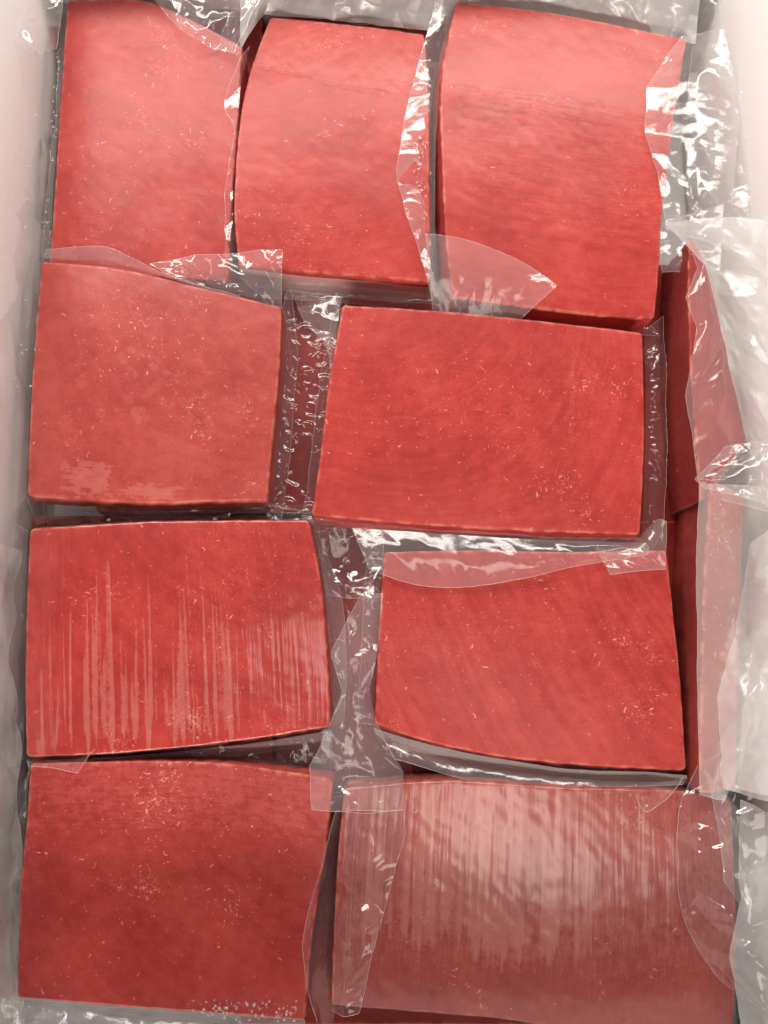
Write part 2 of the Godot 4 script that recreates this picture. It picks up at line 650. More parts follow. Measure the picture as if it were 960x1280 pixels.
func _make_materials() -> void:
	var a := noise(41, 0.05, 4).get_seamless_image(1024, 1024)
	var b := noise(42, 0.012, 3).get_seamless_image(1024, 1024)
	var c := noise(43, 0.3, 2).get_seamless_image(1024, 1024)
	for im in [a, b, c]:
		im.convert(Image.FORMAT_L8)
	var da: PackedByteArray = a.get_data()
	var db: PackedByteArray = b.get_data()
	var dc: PackedByteArray = c.get_data()
	var mix := PackedByteArray()
	mix.resize(1024 * 1024)
	for i in 1024 * 1024:
		mix[i] = clampi(int(da[i] * 0.38 + db[i] * 0.32 + dc[i] * 0.30), 0, 255)
	flesh_relief = ImageTexture.create_from_image(Image.create_from_data(1024, 1024, false, Image.FORMAT_L8, mix))
	var facets := FastNoiseLite.new()       # crumple: flat facets meeting at sharp folds
	facets.seed = 44
	facets.noise_type = FastNoiseLite.TYPE_CELLULAR
	facets.cellular_return_type = FastNoiseLite.RETURN_DISTANCE
	facets.fractal_type = FastNoiseLite.FRACTAL_FBM
	facets.fractal_octaves = 2
	facets.fractal_gain = 0.35
	facets.frequency = 0.0075
	facets.domain_warp_enabled = true
	facets.domain_warp_amplitude = 40.0
	facets.domain_warp_frequency = 0.008
	var e := facets.get_seamless_image(1024, 1024)
	e.convert(Image.FORMAT_L8)
	film_relief = ImageTexture.create_from_image(e)
	var ridge := noise(45, 0.035, 4).get_image(1024, 24, false, false, false)
	ridge.convert(Image.FORMAT_L8)
	ridge.resize(1024, 1024, Image.INTERPOLATE_CUBIC)
	var dr := ridge.get_data()
	for i in 1024 * 1024:
		dr[i] = clampi(int(dr[i] * 0.96 + mix[i] * 0.04), 0, 255)
	film_ribs = ImageTexture.create_from_image(Image.create_from_data(1024, 1024, false, Image.FORMAT_L8, dr))
	film_clear = pane(0.035, 0.06, Color(0.93, 0.93, 0.95), 0.03)
	film_milky = pane(0.1, 0.12, Color(0.94, 0.92, 0.93), 0.03)
	film_white = pane(0.2, 0.2, Color(0.95, 0.95, 0.94), 0.04)
	film_frosty = pane(0.32, 0.24, Color(0.95, 0.95, 0.945), 0.04)
	film_tight = pane(0.014, 0.22, Color(0.95, 0.93, 0.93), 0.011)
	film_tight.metallic_specular = 0.16
	film_tight.heightmap_texture = flesh_relief
	film_edge = pane(0.22, 0.15, Color(0.95, 0.93, 0.93), 0.0)
	ice = pane(0.10, 0.06, Color(0.96, 0.96, 0.97), 0.0)


# film drawn into fine parallel ridges
func ribbed(gloss: float) -> StandardMaterial3D:
	var m := pane(0.014, 0.2, Color(0.95, 0.93, 0.93), 0.03)
	m.metallic_specular = gloss
	m.heightmap_texture = film_ribs
	return m


func film(kind: String) -> StandardMaterial3D:
	return film_clear if kind == "clear" else film_milky if kind == "milky" else film_frosty if kind == "frosty" else film_white


# ---------------------------------------------------------------- the setting

func rounded_box(lo: Vector3, hi: Vector3, r: float) -> ArrayMesh:
	# a box with chamfered arrises, from its three slabs' corners
	var st := SurfaceTool.new()
	st.begin(Mesh.PRIMITIVE_TRIANGLES)
	var c := (lo + hi) * 0.5 * CM
	var e := (hi - lo) * 0.5 * CM
	var q := r * CM
	var pick := func(s: Vector3, axis: int) -> Vector3:
		var p := Vector3(s.x * (e.x - q), s.y * (e.y - q), s.z * (e.z - q))
		p[axis] = s[axis] * e[axis]
		return c + p
	var put := func(ring: Array) -> void:
		var n: Vector3 = (ring[2] - ring[0]).cross(ring[1] - ring[0])
		if n.dot((ring[0] + ring[2]) * 0.5 - c) < 0.0:
			ring.reverse()
		for k in range(1, ring.size() - 1):
			for p in [ring[0], ring[k], ring[k + 1]]:
				st.add_vertex(p)
	for axis in 3:
		var u := (axis + 1) % 3
		var w := (axis + 2) % 3
		for s in [-1.0, 1.0]:
			var ring := []
			for k in [[-1.0, -1.0], [1.0, -1.0], [1.0, 1.0], [-1.0, 1.0]]:
				var sv := Vector3.ZERO
				sv[axis] = s
				sv[u] = k[0]
				sv[w] = k[1]
				ring.append(pick.call(sv, axis))
			put.call(ring)
			for s2 in [-1.0, 1.0]:
				var sv1 := Vector3.ZERO
				sv1[axis] = s
				sv1[u] = s2
				sv1[w] = -1.0
				var sv2 := sv1
				sv2[w] = 1.0
				put.call([pick.call(sv1, axis), pick.call(sv2, axis), pick.call(sv2, u), pick.call(sv1, u)])
	for sx in [-1.0, 1.0]:
		for sy in [-1.0, 1.0]:
			for sz in [-1.0, 1.0]:
				var sv := Vector3(sx, sy, sz)
				put.call([pick.call(sv, 0), pick.call(sv, 1), pick.call(sv, 2)])
	st.generate_normals()
	return st.commit()


func _make_box() -> void:
	var bench := StandardMaterial3D.new()
	bench.albedo_color = Color(0.62, 0.63, 0.64)
	bench.metallic = 0.85
	bench.roughness = 0.42
	var table := MeshInstance3D.new()
	table.name = "table_surface"
	table.mesh = rounded_box(Vector3(-55, -8, -65), Vector3(55, -2.6, 50), 0.5)
	add_child(table)
	table.set_surface_override_material(0, bench)
	table.set_meta("kind", "structure")
	var foam := StandardMaterial3D.new()
	var cells := FastNoiseLite.new()
	cells.seed = 12
	cells.noise_type = FastNoiseLite.TYPE_CELLULAR
	cells.frequency = 0.05
	var bumps := NoiseTexture2D.new()
	bumps.noise = cells
	bumps.width = 512
	bumps.height = 512
	bumps.seamless = true
	foam.albedo_color = Color(0.88, 0.88, 0.875)
	foam.roughness = 0.6
	foam.heightmap_enabled = true
	foam.heightmap_texture = bumps
	foam.heightmap_scale = 0.012
	foam.uv1_triplanar = true
	foam.uv1_scale = Vector3.ONE * 12.0
	foam.subsurf_scatter_enabled = true
	foam.subsurf_scatter_strength = 0.1
	var box := thing("foam_box", "open white foam fish box holding all the packs of red tuna", "box", Vector3(0, -2.5, -8))
	part("box_floor", rounded_box(Vector3(-23, -2.5, -41), Vector3(23, 0, 26), 0.3), [foam], box)
	for w in [[-22.3, 0, -41, -19.4, 12, 26], [18.9, 0, -41, 21.9, 12, 26], [-19.4, 0, -40.5, 18.9, 9.5, -37.6], [-19.4, 0, 20.5, 18.9, 12, 23.5]]:
		part("box_wall", rounded_box(Vector3(w[0], w[1], w[2]), Vector3(w[3], w[4], w[5]), 0.5), [foam], box)


# ---------------------------------------------------------------- the packs

func pack(d: Dictionary) -> void:
	var o := thing(d.name, d.label, "vacuum pack", Vector3(d.at[0], d.at[1], d.at[2]), d.group)
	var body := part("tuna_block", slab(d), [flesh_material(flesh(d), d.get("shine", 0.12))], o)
	if not str(d.name).begins_with("lower"):
		part("pouch_film", slab(d, 0.045), [ribbed(d.ribs) if d.has("ribs") else film_tight], o)
	for f in d.get("films", []):
		var p := part(f.name, sheet(f), [film(f.kind), film_edge], o)
	for c in d.get("crumbs", []):
		var q := part(c.name, crumbs(c), [ice], o)
		q.set_meta("kind", "stuff")
	if d.has("feature"):
		body.set_meta("label", d.feature)


func _make_packs() -> void:
	pack({
		"name": "tuna_pack", "label": "slim tuna pack in the top corner under a crumpled white film flap", "group": "packs of red tuna in the upper layer", "seed": 135, "top": [-18.28, 5.7, -36.25, -15.69, 5.73, -36.27, -12.89, 5.77, -35.83, -8.07, 5.8, -33.23], "right": [-8.07, 5.8, -33.23, -8.22, 5.73, -28.67, -8.42, 5.67, -24.33, -8.49, 5.6, -19.1], "bottom": [-18.27, 5.6, -20.12, -13.08, 5.6, -19.42, -8.49, 5.6, -19.1], "left": [-18.28, 5.7, -36.25, -18.29, 5.67, -29.71, -18.27, 5.63, -24.35, -18.27, 5.6, -20.12], "thick": 2.5, "size": [10.24, 15.14], "at": [-13.3, 3.2, -27.2], "bow": [0.07, 0], "arc": [8, 0.02, 0.05], "frost_glints": 1156, "frost": [0.3, 0.75, 0.16, 0.2], "tone": [0.97, 1, 1], "pale": 0.02, "dots": [[0.3, 0.3, 0.6, 0.8, 14, 0.35]], "seams": [[0.1, 0.33, 0.5, 0.42, -0.2, 0.05, 0.1], [0.08, 0.24, 0.6, 0.33, 0.1, 0.04, 0.06], [0.6, 0.4, 0.72, 0.45, 0.1, 0.02, 0.3]],
		"films": [
			{"name": "film_edge", "kind": "milky", "seed": 107, "a": [-18.5, 5, -36.83, -18.53, 5, -30.71, -18.59, 5, -25.22, -18.47, 5, -20.65], "b": [-19.43, 4.6, -37.03, -18.97, 4.6, -32.04, -19.09, 4.6, -25.47, -19.2, 4.6, -21.09], "crease": 0.06, "soft": true},
			{"name": "film_flap", "kind": "milky", "seed": 114, "a": [-13.85, 7.2, -36.36, -10.28, 7.2, -36.47, -6.03, 7.2, -36.26], "b": [-12.96, 6.3, -35.66, -11.19, 6.3, -33.42, -10, 6.3, -32.92, -8.08, 6.3, -32.11], "crease": 0.3, "soft": false},
			{"name": "film_edge", "kind": "clear", "seed": 121, "a": [-7.66, 5.8, -33.23, -8.13, 5.8, -30.61, -8.19, 5.8, -27.88, -8.35, 5.8, -24.25, -8.1, 5.8, -20.29], "b": [-8.12, 6.1, -32.28, -8.94, 6.1, -29.39, -8.35, 6.1, -27.67, -8.69, 6.1, -24.55, -8.56, 6.1, -20.24], "crease": 0.08},
		],
		"crumbs": [
			{"name": "frost", "run": [-18.92, 4.9, -33.87, -18.91, 4.9, -26.76, -18.86, 4.9, -21.89], "count": 60, "spread": 0.12, "radius": 0.09, "seed": 124},
		],
	})
	pack({
		"name": "tuna_pack", "label": "tuna pack with pale painted sheen on its upper third, middle of the far row", "group": "packs of red tuna in the upper layer", "seed": 167, "top": [-6.55, 5.9, -35.24, -1.83, 5.95, -34.64, 2.32, 6, -34.03], "right": [2.32, 6, -34.03, 2.51, 6, -29.46, 2.5, 6, -23.66, 2.46, 6, -18.91], "bottom": [-7.93, 5.7, -20.02, -3.47, 5.85, -19.39, 2.46, 6, -18.68], "left": [-6.55, 5.9, -35.24, -7.6, 5.85, -31.32, -8.1, 5.8, -27.88, -8.24, 5.75, -23.33, -7.93, 5.7, -20.02], "thick": 2.5, "size": [9.72, 15.32], "at": [-2.4, 3.4, -27], "bow": [0.06, 0.14], "bend": [0.3, 0.26], "arc": [-28, 0.05, 0.09], "frost_glints": 748, "frost": [0.3, 0.9, 0.2, 0.1], "lift_sheen_patches": [[-0.2, -0.2, 1.2, 0.23, 0.12, 0.6, 0.02], [0.3, 0.1, 1.3, 0.27, 0.2, 0.4, 0.03]], "seams": [[-0.05, 0.23, 1, 0.28, -0.1, 0.05, 0.26], [0.3, 0.27, 1.05, 0.32, 0, 0.05, 0.24], [0.3, 0.7, 0.9, 0.55, 0.6, 0.06, 0.06], [0.35, 0.82, 0.95, 0.68, 0.6, 0.06, 0.05]],  # pale patches at the far end are sheen put into the colour
		"films": [
			{"name": "film_side", "kind": "white", "seed": 142, "a": [-7.9, 5.6, -19.84, -3.49, 5.6, -19.33, 2.48, 5.6, -18.73], "b": [-7.6, 4, -19.56, -3.16, 4, -19.08, 2.7, 4, -18.61], "crease": 0.06, "hold": 1, "bulge": 0.1, "bias": -0.6},
			{"name": "film_edge", "kind": "milky", "seed": 149, "a": [-7.96, 5, -19.66, -2.65, 5, -19.19, 2.51, 5, -18.72], "b": [-6.7, 4.4, -18.71, -1.79, 4.4, -18.43, 3.56, 4.4, -17.77], "crease": 0.12, "bulge": 0.25, "bias": -0.6},
			{"name": "film_edge", "kind": "clear", "seed": 156, "a": [-6.63, 5.4, -35.79, -1.85, 5.4, -35.22, 2.36, 5.4, -34.64], "b": [-7.04, 5, -36.83, -1.88, 5, -36.41, 2.62, 5, -35.88], "crease": 0.1},
		],
	})
	pack({
		"name": "tuna_pack", "label": "tuna pack with sawn lines across its far half, in the corner by crumpled plastic", "group": "packs of red tuna in the upper layer", "seed": 202, "top": [4.16, 6.1, -36.05, 10.03, 6.1, -35.17, 17.23, 6.1, -33.59], "right": [17.23, 6.1, -33.59, 16.12, 6.1, -28.41, 15.2, 6.1, -23.13, 14.85, 6.1, -19.87, 14.42, 6.1, -16.78], "bottom": [3.69, 6.1, -17.99, 7.7, 6.1, -17.36, 11.1, 6.1, -16.91, 14.42, 6.1, -16.69], "left": [4.16, 6.1, -36.05, 3.34, 6.1, -32.12, 3.13, 6.1, -29.39, 3.18, 6.1, -25.98, 3.34, 6.1, -21.25, 3.69, 6.1, -17.99], "thick": 2.5, "size": [12.05, 17.6], "at": [9.9, 3.6, -26.1], "bow": [0.06, 0.06], "lean": [-0.45, 0.2], "bend": [0.36, 0.2], "arc": [5, 0.01, 0.08], "frost_glints": 510, "lift_sheen_patches": [[-0.2, -0.2, 1.2, 0.32, 0.2, 0.45, 0.03], [0.2, 0.42, 0.85, 0.62, 2.6, 0.2, 0.2], [0.35, 0.3, 1, 0.42, 2.4, 0.22, 0.15], [0.45, 0.6, 0.9, 0.72, 2.4, 0.2, 0.2]], "seams": [[-0.05, 0.34, 0.7, 0.36, 0, 0.05, 0.3], [-0.05, 0.38, 1, 0.37, 0.1, 0.07, 0.28], [0.2, 0.32, 1.05, 0.35, 0.1, 0.04, 0.22], [0.15, 0.29, 1, 0.31, 0.05, 0.03, 0.18], [-0.05, 0.4, 0.5, 0.41, 0, 0.1, 0.16], [0.3, 0.12, 1, 0.2, 0.05, 0.03, 0.12], [0.4, 0.17, 1, 0.24, 0.05, 0.03, 0.12]], "grain": 0, "fibre": 0.045,  # the pale far third is sheen put into the colour
		"films": [
			{"name": "film_edge", "kind": "milky", "seed": 174, "a": [4.2, 5.7, -36.3, 3.23, 5.7, -31.94, 2.86, 5.7, -27.22, 2.77, 5.7, -22.41, 2.94, 5.7, -18.13], "b": [3.1, 6.25, -36.32, 2.16, 6.25, -32.66, 1.25, 6.25, -29.03, 0.66, 6.25, -25.31, 1.13, 6.25, -22.66, 1.77, 6.25, -20.94, 2.48, 6.25, -17.88], "crease": 0.12, "soft": false, "bulge": 0.1},
			{"name": "film_flap", "kind": "milky", "seed": 181, "a": [2.61, 6, -17.27, 4.07, 6, -17, 5.56, 6, -16.86, 7.27, 6, -16.73], "b": [2.22, 6.75, -21.23, 4.06, 6.75, -21, 6.05, 6.75, -20.31, 7.72, 6.75, -19.41, 9.13, 6.75, -18.28], "crease": 0.1, "bulge": 0.25, "soft": true, "bias": 0.5},
			{"name": "film_edge", "kind": "clear", "seed": 188, "a": [3.82, 4.6, -18.34, 7.98, 4.6, -17.69, 14.81, 4.6, -16.94], "b": [4.24, 4.3, -17.81, 8.9, 4.3, -17.06, 15.33, 4.3, -16.5], "crease": 0.05},
		],
		"crumbs": [
			{"name": "frost", "run": [2.21, 6.3, -27.29, 1.84, 6.3, -25.37, 2.08, 6.3, -22.54], "count": 110, "spread": 0.16, "radius": 0.07, "seed": 191},
		],
	})
	pack({
		"name": "tuna_pack", "label": "dull pinkish tuna pack with a pale scraped patch near its front edge", "group": "packs of red tuna in the upper layer", "seed": 248, "top": [-18.48, 6.1, -20.01, -14.23, 6.1, -19.55, -9.88, 6.1, -18.49, -5.47, 6.1, -17.41], "right": [-5.47, 6.1, -17.41, -5.53, 6.05, -13.59, -6.02, 6, -6.96], "bottom": [-18.4, 6, -7.17, -12.36, 6, -6.79, -9.06, 6, -6.88, -6.02, 6, -6.96], "left": [-18.48, 6.1, -20.01, -18.47, 6.05, -14.48, -18.4, 6, -7.17], "thick": 2.5, "size": [12.82, 11.65], "at": [-12.1, 3.5, -12.9], "bow": [0.12, 0.25], "arc": [40, 0.06, 0.05], "frost_glints": 1020, "frost": [0.4, 0.3, 0.15, 0.15], "pale": 0.3, "tone": [0.94, 1, 1], "dots": [[0.2, 0.35, 0.95, 0.65, 60, 0.4]], "combs": [], "lift_sheen_patches": [[0.17, 0.85, 0.34, 0.97, 0.9, 0.6, 0.05], [0.42, 0.92, 0.62, 0.98, 0.9, 0.55, 0.05]],
		"films": [
			{"name": "film_edge", "kind": "milky", "seed": 209, "a": [-18.71, 5.6, -20.12, -14.4, 5.6, -19.6, -9.99, 5.6, -18.54, -7.81, 5.6, -18.04], "b": [-18.18, 6.3, -20.59, -15.31, 6.3, -20.82, -13.55, 6.3, -20.13, -11.35, 6.3, -19.08, -7.68, 6.3, -17.95], "crease": 0.05, "bulge": 0.1},
			{"name": "film_flap", "kind": "milky", "seed": 216, "a": [-10.41, 5.7, -18.68, -7.78, 5.7, -17.85, -5.52, 5.7, -17.31], "b": [-12.52, 6.35, -19.7, -9.88, 6.35, -20.2, -5.46, 6.35, -20.57], "crease": 0.2, "cell": 1.1, "bulge": 0.2, "soft": false},
			{"name": "film_edge", "kind": "clear", "seed": 223, "a": [-5.57, 5.4, -17.62, -5.62, 5.4, -13.82, -6.1, 5.4, -6.94], "b": [-5.27, 4.6, -19.57, -4.75, 4.6, -15.46, -4.95, 4.6, -11.83, -5.44, 4.6, -6.13], "crease": 0.13, "bias": -0.6},
			{"name": "film_edge", "kind": "clear", "seed": 230, "a": [-18.85, 5, -7.26, -12.66, 5, -6.79, -6.16, 5, -7.01], "b": [-18.43, 4.4, -5.94, -15.82, 4.4, -6.59, -11.3, 4.4, -5.85, -7.7, 4.4, -6.59, -3.85, 4.4, -6.59], "crease": 0.1, "bulge": 0.1},
			{"name": "film_edge", "kind": "clear", "seed": 237, "a": [-18.89, 5.2, -20.32, -18.9, 5.2, -14.78, -18.8, 5.2, -7.23], "b": [-19.9, 4.6, -20.85, -19.74, 4.6, -13.63, -19.71, 4.6, -6.13], "crease": 0.1},
		],
	})
	pack({
		"name": "tuna_pack", "label": "wide deep red tuna pack in the middle with a shiny front fold", "group": "packs of red tuna in the upper layer", "seed": 311, "top": [-2.21, 6.3, -17.45, 3.4, 6.3, -17.05, 9.33, 6.3, -16.42, 13.67, 6.3, -15.89], "right": [13.67, 6.3, -15.89, 13.42, 6.3, -10.06, 13, 6.3, -5.14], "bottom": [-3.72, 6.2, -6.18, 0, 6.23, -5.8, 5.7, 6.27, -5.39, 13, 6.3, -5.1], "left": [-2.21, 6.3, -17.45, -2.89, 6.27, -13.08, -3.34, 6.23, -8.81, -3.72, 6.2, -6.18], "thick": 2.5, "size": [16.36, 11.09], "at": [5.2, 3.8, -11.2], "bow": [0.05, 0.15], "lean": [0, 0.25], "arc": [-38, 0.07, 0.09], "frost_glints": 1428, "frost": [0.45, 0.45, 0.22, 0.2], "combs": [[0.68, 0.02, 0.98, 0.62, 0, -0.12, 0.3]], "seams": [[0.1, 0.5, 0.9, 0.2, -1.2, 0.08, 0.07], [0.2, 0.6, 0.95, 0.35, -1, 0.06, 0.06], [0.55, 0.15, 0.8, 0.4, -0.8, 0.05, 0.08], [0.72, 0.2, 0.73, 0.17, 0, 0.03, 0.5], [0.1, 0.7, 0.6, 0.6, -0.4, 0.06, 0.05]],
		"films": [
			{"name": "film_side", "kind": "clear", "seed": 255, "a": [-3.74, 6, -6.04, 0, 6, -5.67, 5.73, 6, -5.26, 13.13, 6, -4.97], "b": [-3.62, 4.9, -5.66, 0.17, 4.9, -5.23, 5.96, 4.9, -4.77, 13.58, 4.9, -4.47], "crease": 0.06, "hold": 1, "bulge": 0.1, "bias": -0.5, "cell": 1},
			{"name": "film_flap", "kind": "milky", "seed": 262, "a": [-1.64, 6.05, -5.5, 3.27, 6.05, -5.17, 8.17, 6.05, -4.88, 13.3, 6.05, -4.72], "b": [-0.73, 6.1, -3.36, 1.62, 6.1, -2.6, 4.04, 6.1, -2.47, 6.88, 6.1, -2.88, 9.74, 6.1, -3.53, 13.34, 6.1, -4.1], "crease": 0.12, "bulge": 0.3, "bias": -0.5},
			{"name": "film_flap", "kind": "milky", "seed": 269, "a": [10.86, 5.4, -4.58, 12.85, 5.4, -4.67, 13.95, 5.4, -5.8], "b": [11.43, 6.2, -2.95, 14.24, 6.2, -3.4, 14.41, 6.2, -5.81], "crease": 0.2, "soft": false, "bulge": 0.2},
			{"name": "film_edge", "kind": "clear", "seed": 276, "a": [-3.9, 5.2, -6.21, -2.09, 5.2, -5.53, 0, 5.2, -5.28], "b": [-3.18, 4.6, -2.23, -1.67, 4.6, -1.98, -0.08, 4.6, -2.11], "crease": 0.16, "bulge": 0.5},
			{"name": "film_edge", "kind": "clear", "seed": 283, "a": [14.21, 5, -16.5, 13.96, 5, -10.83, 13.49, 5, -4.97], "b": [15.39, 4.8, -17.46, 15.2, 4.8, -11.77, 14.77, 4.8, -6.31, 13.95, 4.8, -4.4], "crease": 0.08, "bulge": 0.2, "blister": [0.12, 0.3]},
			{"name": "film_edge", "kind": "milky", "seed": 290, "a": [-2.3, 4.8, -18.53, -2.47, 4.8, -17.23, -2.96, 4.8, -14.02], "b": [-5.29, 4.3, -19.23, -4.23, 4.3, -16.97, -3.02, 4.3, -16.74], "crease": 0.2, "soft": false},
			{"name": "film_edge", "kind": "clear", "seed": 297, "a": [-2.26, 5.4, -17.71, -3, 5.4, -13.37, -3.46, 5.4, -8.99, -3.84, 5.4, -6.22], "b": [-2.79, 4.6, -17.31, -3.49, 4.6, -13.63, -3.95, 4.6, -9.17, -4.29, 4.6, -6.34], "crease": 0.08},
		],
		"crumbs": [
			{"name": "frost", "run": [0.83, 5.4, -5.25, 4.98, 5.4, -4.75, 10.76, 5.4, -4.33], "count": 70, "spread": 0.15, "radius": 0.06, "seed": 300},
		],
	})
	pack({
		"name": "tuna_pack", "label": "bright tuna pack with white vertical streaks of lifted film and painted sheen", "group": "packs of red tuna in the upper layer", "seed": 357, "top": [-18.16, 5.9, -5.48, -14.8, 5.9, -5.69, -11.52, 5.9, -5.85, -3.87, 5.9, -5.93], "right": [-3.87, 5.9, -5.93, -3.17, 5.93, -2.65, -2.76, 5.97, 1.34, -2.64, 6, 4.36], "bottom": [-17.52, 6, 5.81, -12.94, 6, 5.62, -7.08, 6, 5.05, -2.64, 6, 4.4], "left": [-18.16, 5.9, -5.48, -17.82, 5.95, 0.16, -17.52, 6, 5.81], "thick": 2.5, "size": [14.62, 10.85], "at": [-10.5, 3.5, -0.3], "bow": [0.2, 0.35], "grain": 1, "fibre": 0.05, "ribs": 0.46, "arc": [35, 0.04, 0.07], "frost_glints": 1428, "frost": [0.75, 0.4, 0.15, 0.3], "tone": [1, 0.95, 0.95], "combs": [[0, 0.16, 0.74, 1.03, 0, 0.26, 1.15]], "seams": [[0.55, 0.5, 0.95, 0.15, 0.2, 0.06, 0.05], [0.4, 0.55, 0.9, 0.25, 0.2, 0.06, 0.04]],
		"films": [
			{"name": "film_edge", "kind": "clear", "seed": 318, "a": [-17.72, 5.5, 6.03, -16.66, 5.5, 5.95, -14.61, 5.5, 5.72], "b": [-17.15, 6.3, 6.29, -15.98, 6.3, 6.36, -14.81, 6.3, 6.62, -14.06, 6.3, 5.46], "crease": 0.12, "soft": false},
			{"name": "film_side", "kind": "milky", "seed": 325, "a": [-17.64, 5.6, 6.02, -13.07, 5.6, 5.79, -7.14, 5.6, 5.21, -2.63, 5.6, 4.56], "b": [-17.8, 4.6, 6.63, -13.17, 4.6, 6.32, -7.22, 4.6, 5.81, -2.6, 4.6, 5.22], "crease": 0.05, "hold": 1, "bulge": 0.1, "bias": -0.6},
			{"name": "film_edge", "kind": "clear", "seed": 332, "a": [-9.61, 5.2, 5.54, -6.41, 5.2, 5.19, -2.65, 5.2, 4.6], "b": [-9.17, 4.4, 6.12, -6.08, 4.4, 7.56, -2.63, 4.4, 7.56], "crease": 0.13, "bulge": 0.2},
			{"name": "film_edge", "kind": "milky", "seed": 339, "a": [-3.85, 5.2, -5.95, -3.14, 5.2, -2.49, -2.61, 5.2, 4.45], "b": [-3.58, 4.4, -5.38, -2.18, 4.4, -1.49, -2.13, 4.4, 4.22], "crease": 0.13, "bias": -0.6},
			{"name": "film_edge", "kind": "clear", "seed": 346, "a": [-18.64, 5, -5.47, -18.32, 5, 0.16, -18.03, 5, 6.03], "b": [-19.43, 4.8, -5.88, -19.32, 4.8, 0.16, -18.93, 4.8, 6.52], "crease": 0.15},
		],
	})
	pack({
		"name": "tuna_pack", "label": "tuna pack with slanting pale muscle lines and a grayish film along its front side", "group": "packs of red tuna in the upper layer", "seed": 406, "top": [0, 5.6, -4.31, 4.95, 5.6, -4.4, 9.06, 5.6, -4.31, 14.55, 5.6, -4.4], "right": [14.55, 5.6, -4.4, 14.64, 5.73, -1.04, 14.74, 5.87, 2.52, 14.77, 6, 6.45], "bottom": [-0.47, 5.9, 4.22, 2.36, 5.93, 5.13, 6.28, 5.95, 5.89, 10.18, 5.97, 6.26, 14.77, 6, 6.52], "left": [0, 5.6, -4.31, -0.24, 5.75, -0.64, -0.47, 5.9, 4.22], "thick": 2.5, "size": [14.98, 9.74], "at": [7.2, 3.3, 0.5], "bow": [0.1, 0.15], "lean": [0, 0.4], "arc": [62, 0.02, 0.1], "frost_glints": 1122, "frost": [0.25, 0.4, 0.25, 0.25], "pale": 0.04, "seams": [[0.35, 0.55, 0.75, 0.25, 0.1, 0.05, -0.1], [0.45, 0.68, 0.85, 0.38, 0.1, 0.05, -0.08], [0.25, 0.5, 0.65, 0.22, 0.1, 0.05, -0.08], [0.55, 0.8, 0.9, 0.55, 0.1, 0.04, -0.07], [0.15, 0.8, 0.6, 0.6, 0.3, 0.08, 0.06], [0.6, 0.2, 0.8, 0.5, 0.5, 0.08, 0.05]],
		"films": [
			{"name": "film_flap", "kind": "milky", "seed": 364, "a": [-0.08, 6.1, -2.15, -0.24, 6.1, 0.16, -0.71, 6.1, 2.58, -0.39, 6.1, 4.04, 0.35, 6.1, 5.49, 0.94, 6.1, 6.51, 0.89, 6.1, 8.29], "b": [-1.2, 6.3, -2.06, -1.92, 6.3, -0.63, -2.66, 6.3, 0.78, -2.05, 6.3, 2.65, -2.81, 6.3, 4.59, -3.61, 6.3, 6.17, -3.54, 6.3, 8.1], "crease": 0.3, "soft": false, "bulge": 0.35, "bias": -0.6, "hold": 0.8, "cell": 1},
			{"name": "film_side", "kind": "white", "seed": 371, "a": [-0.48, 5.75, 4.35, 2.37, 5.75, 5.27, 6.3, 5.75, 6.03, 10.23, 5.75, 6.41, 14.86, 5.75, 6.68], "b": [-0.21, 4.3, 5.1, 2.65, 4.3, 6.25, 6.59, 4.3, 7.15, 10.64, 4.3, 7.54, 15.43, 4.3, 7.54], "crease": 0.06, "hold": 1, "bulge": 0.12, "bias": -0.6},
			{"name": "film_edge", "kind": "milky", "seed": 378, "a": [-0.4, 4.9, 4.64, 3.22, 4.9, 5.81, 6.83, 4.9, 6.43, 10.63, 4.9, 6.89, 15.11, 4.9, 7.05], "b": [0.47, 5.6, 6.02, 3.94, 5.6, 6.97, 6.29, 5.6, 7.53, 9.44, 5.6, 7.34, 14.64, 5.6, 7.23], "crease": 0.08, "bulge": 0.1, "bias": -0.5},
			{"name": "film_edge", "kind": "clear", "seed": 385, "a": [12.59, 5.6, 7.31, 13.79, 5.6, 7.08, 14.82, 5.6, 6.85], "b": [12.17, 6.35, 7.84, 12.6, 6.35, 8.39, 13.56, 6.35, 7.84, 14.42, 6.35, 6.95], "crease": 0.08, "curl": 0.1},
			{"name": "film_edge", "kind": "clear", "seed": 392, "a": [-0.08, 5.2, -4.11, -0.33, 5.2, -0.24, -0.56, 5.2, 4.33], "b": [-0.76, 4.6, -4, -1.16, 4.6, 0.16, -1.31, 4.6, 4.39], "crease": 0.12, "bias": -0.6},
		],
		"crumbs": [
			{"name": "frost", "run": [2.41, 5, 5.83, 6.41, 5, 6.68, 10.4, 5, 7.07], "count": 60, "spread": 0.1, "radius": 0.05, "seed": 395},
		],
	})
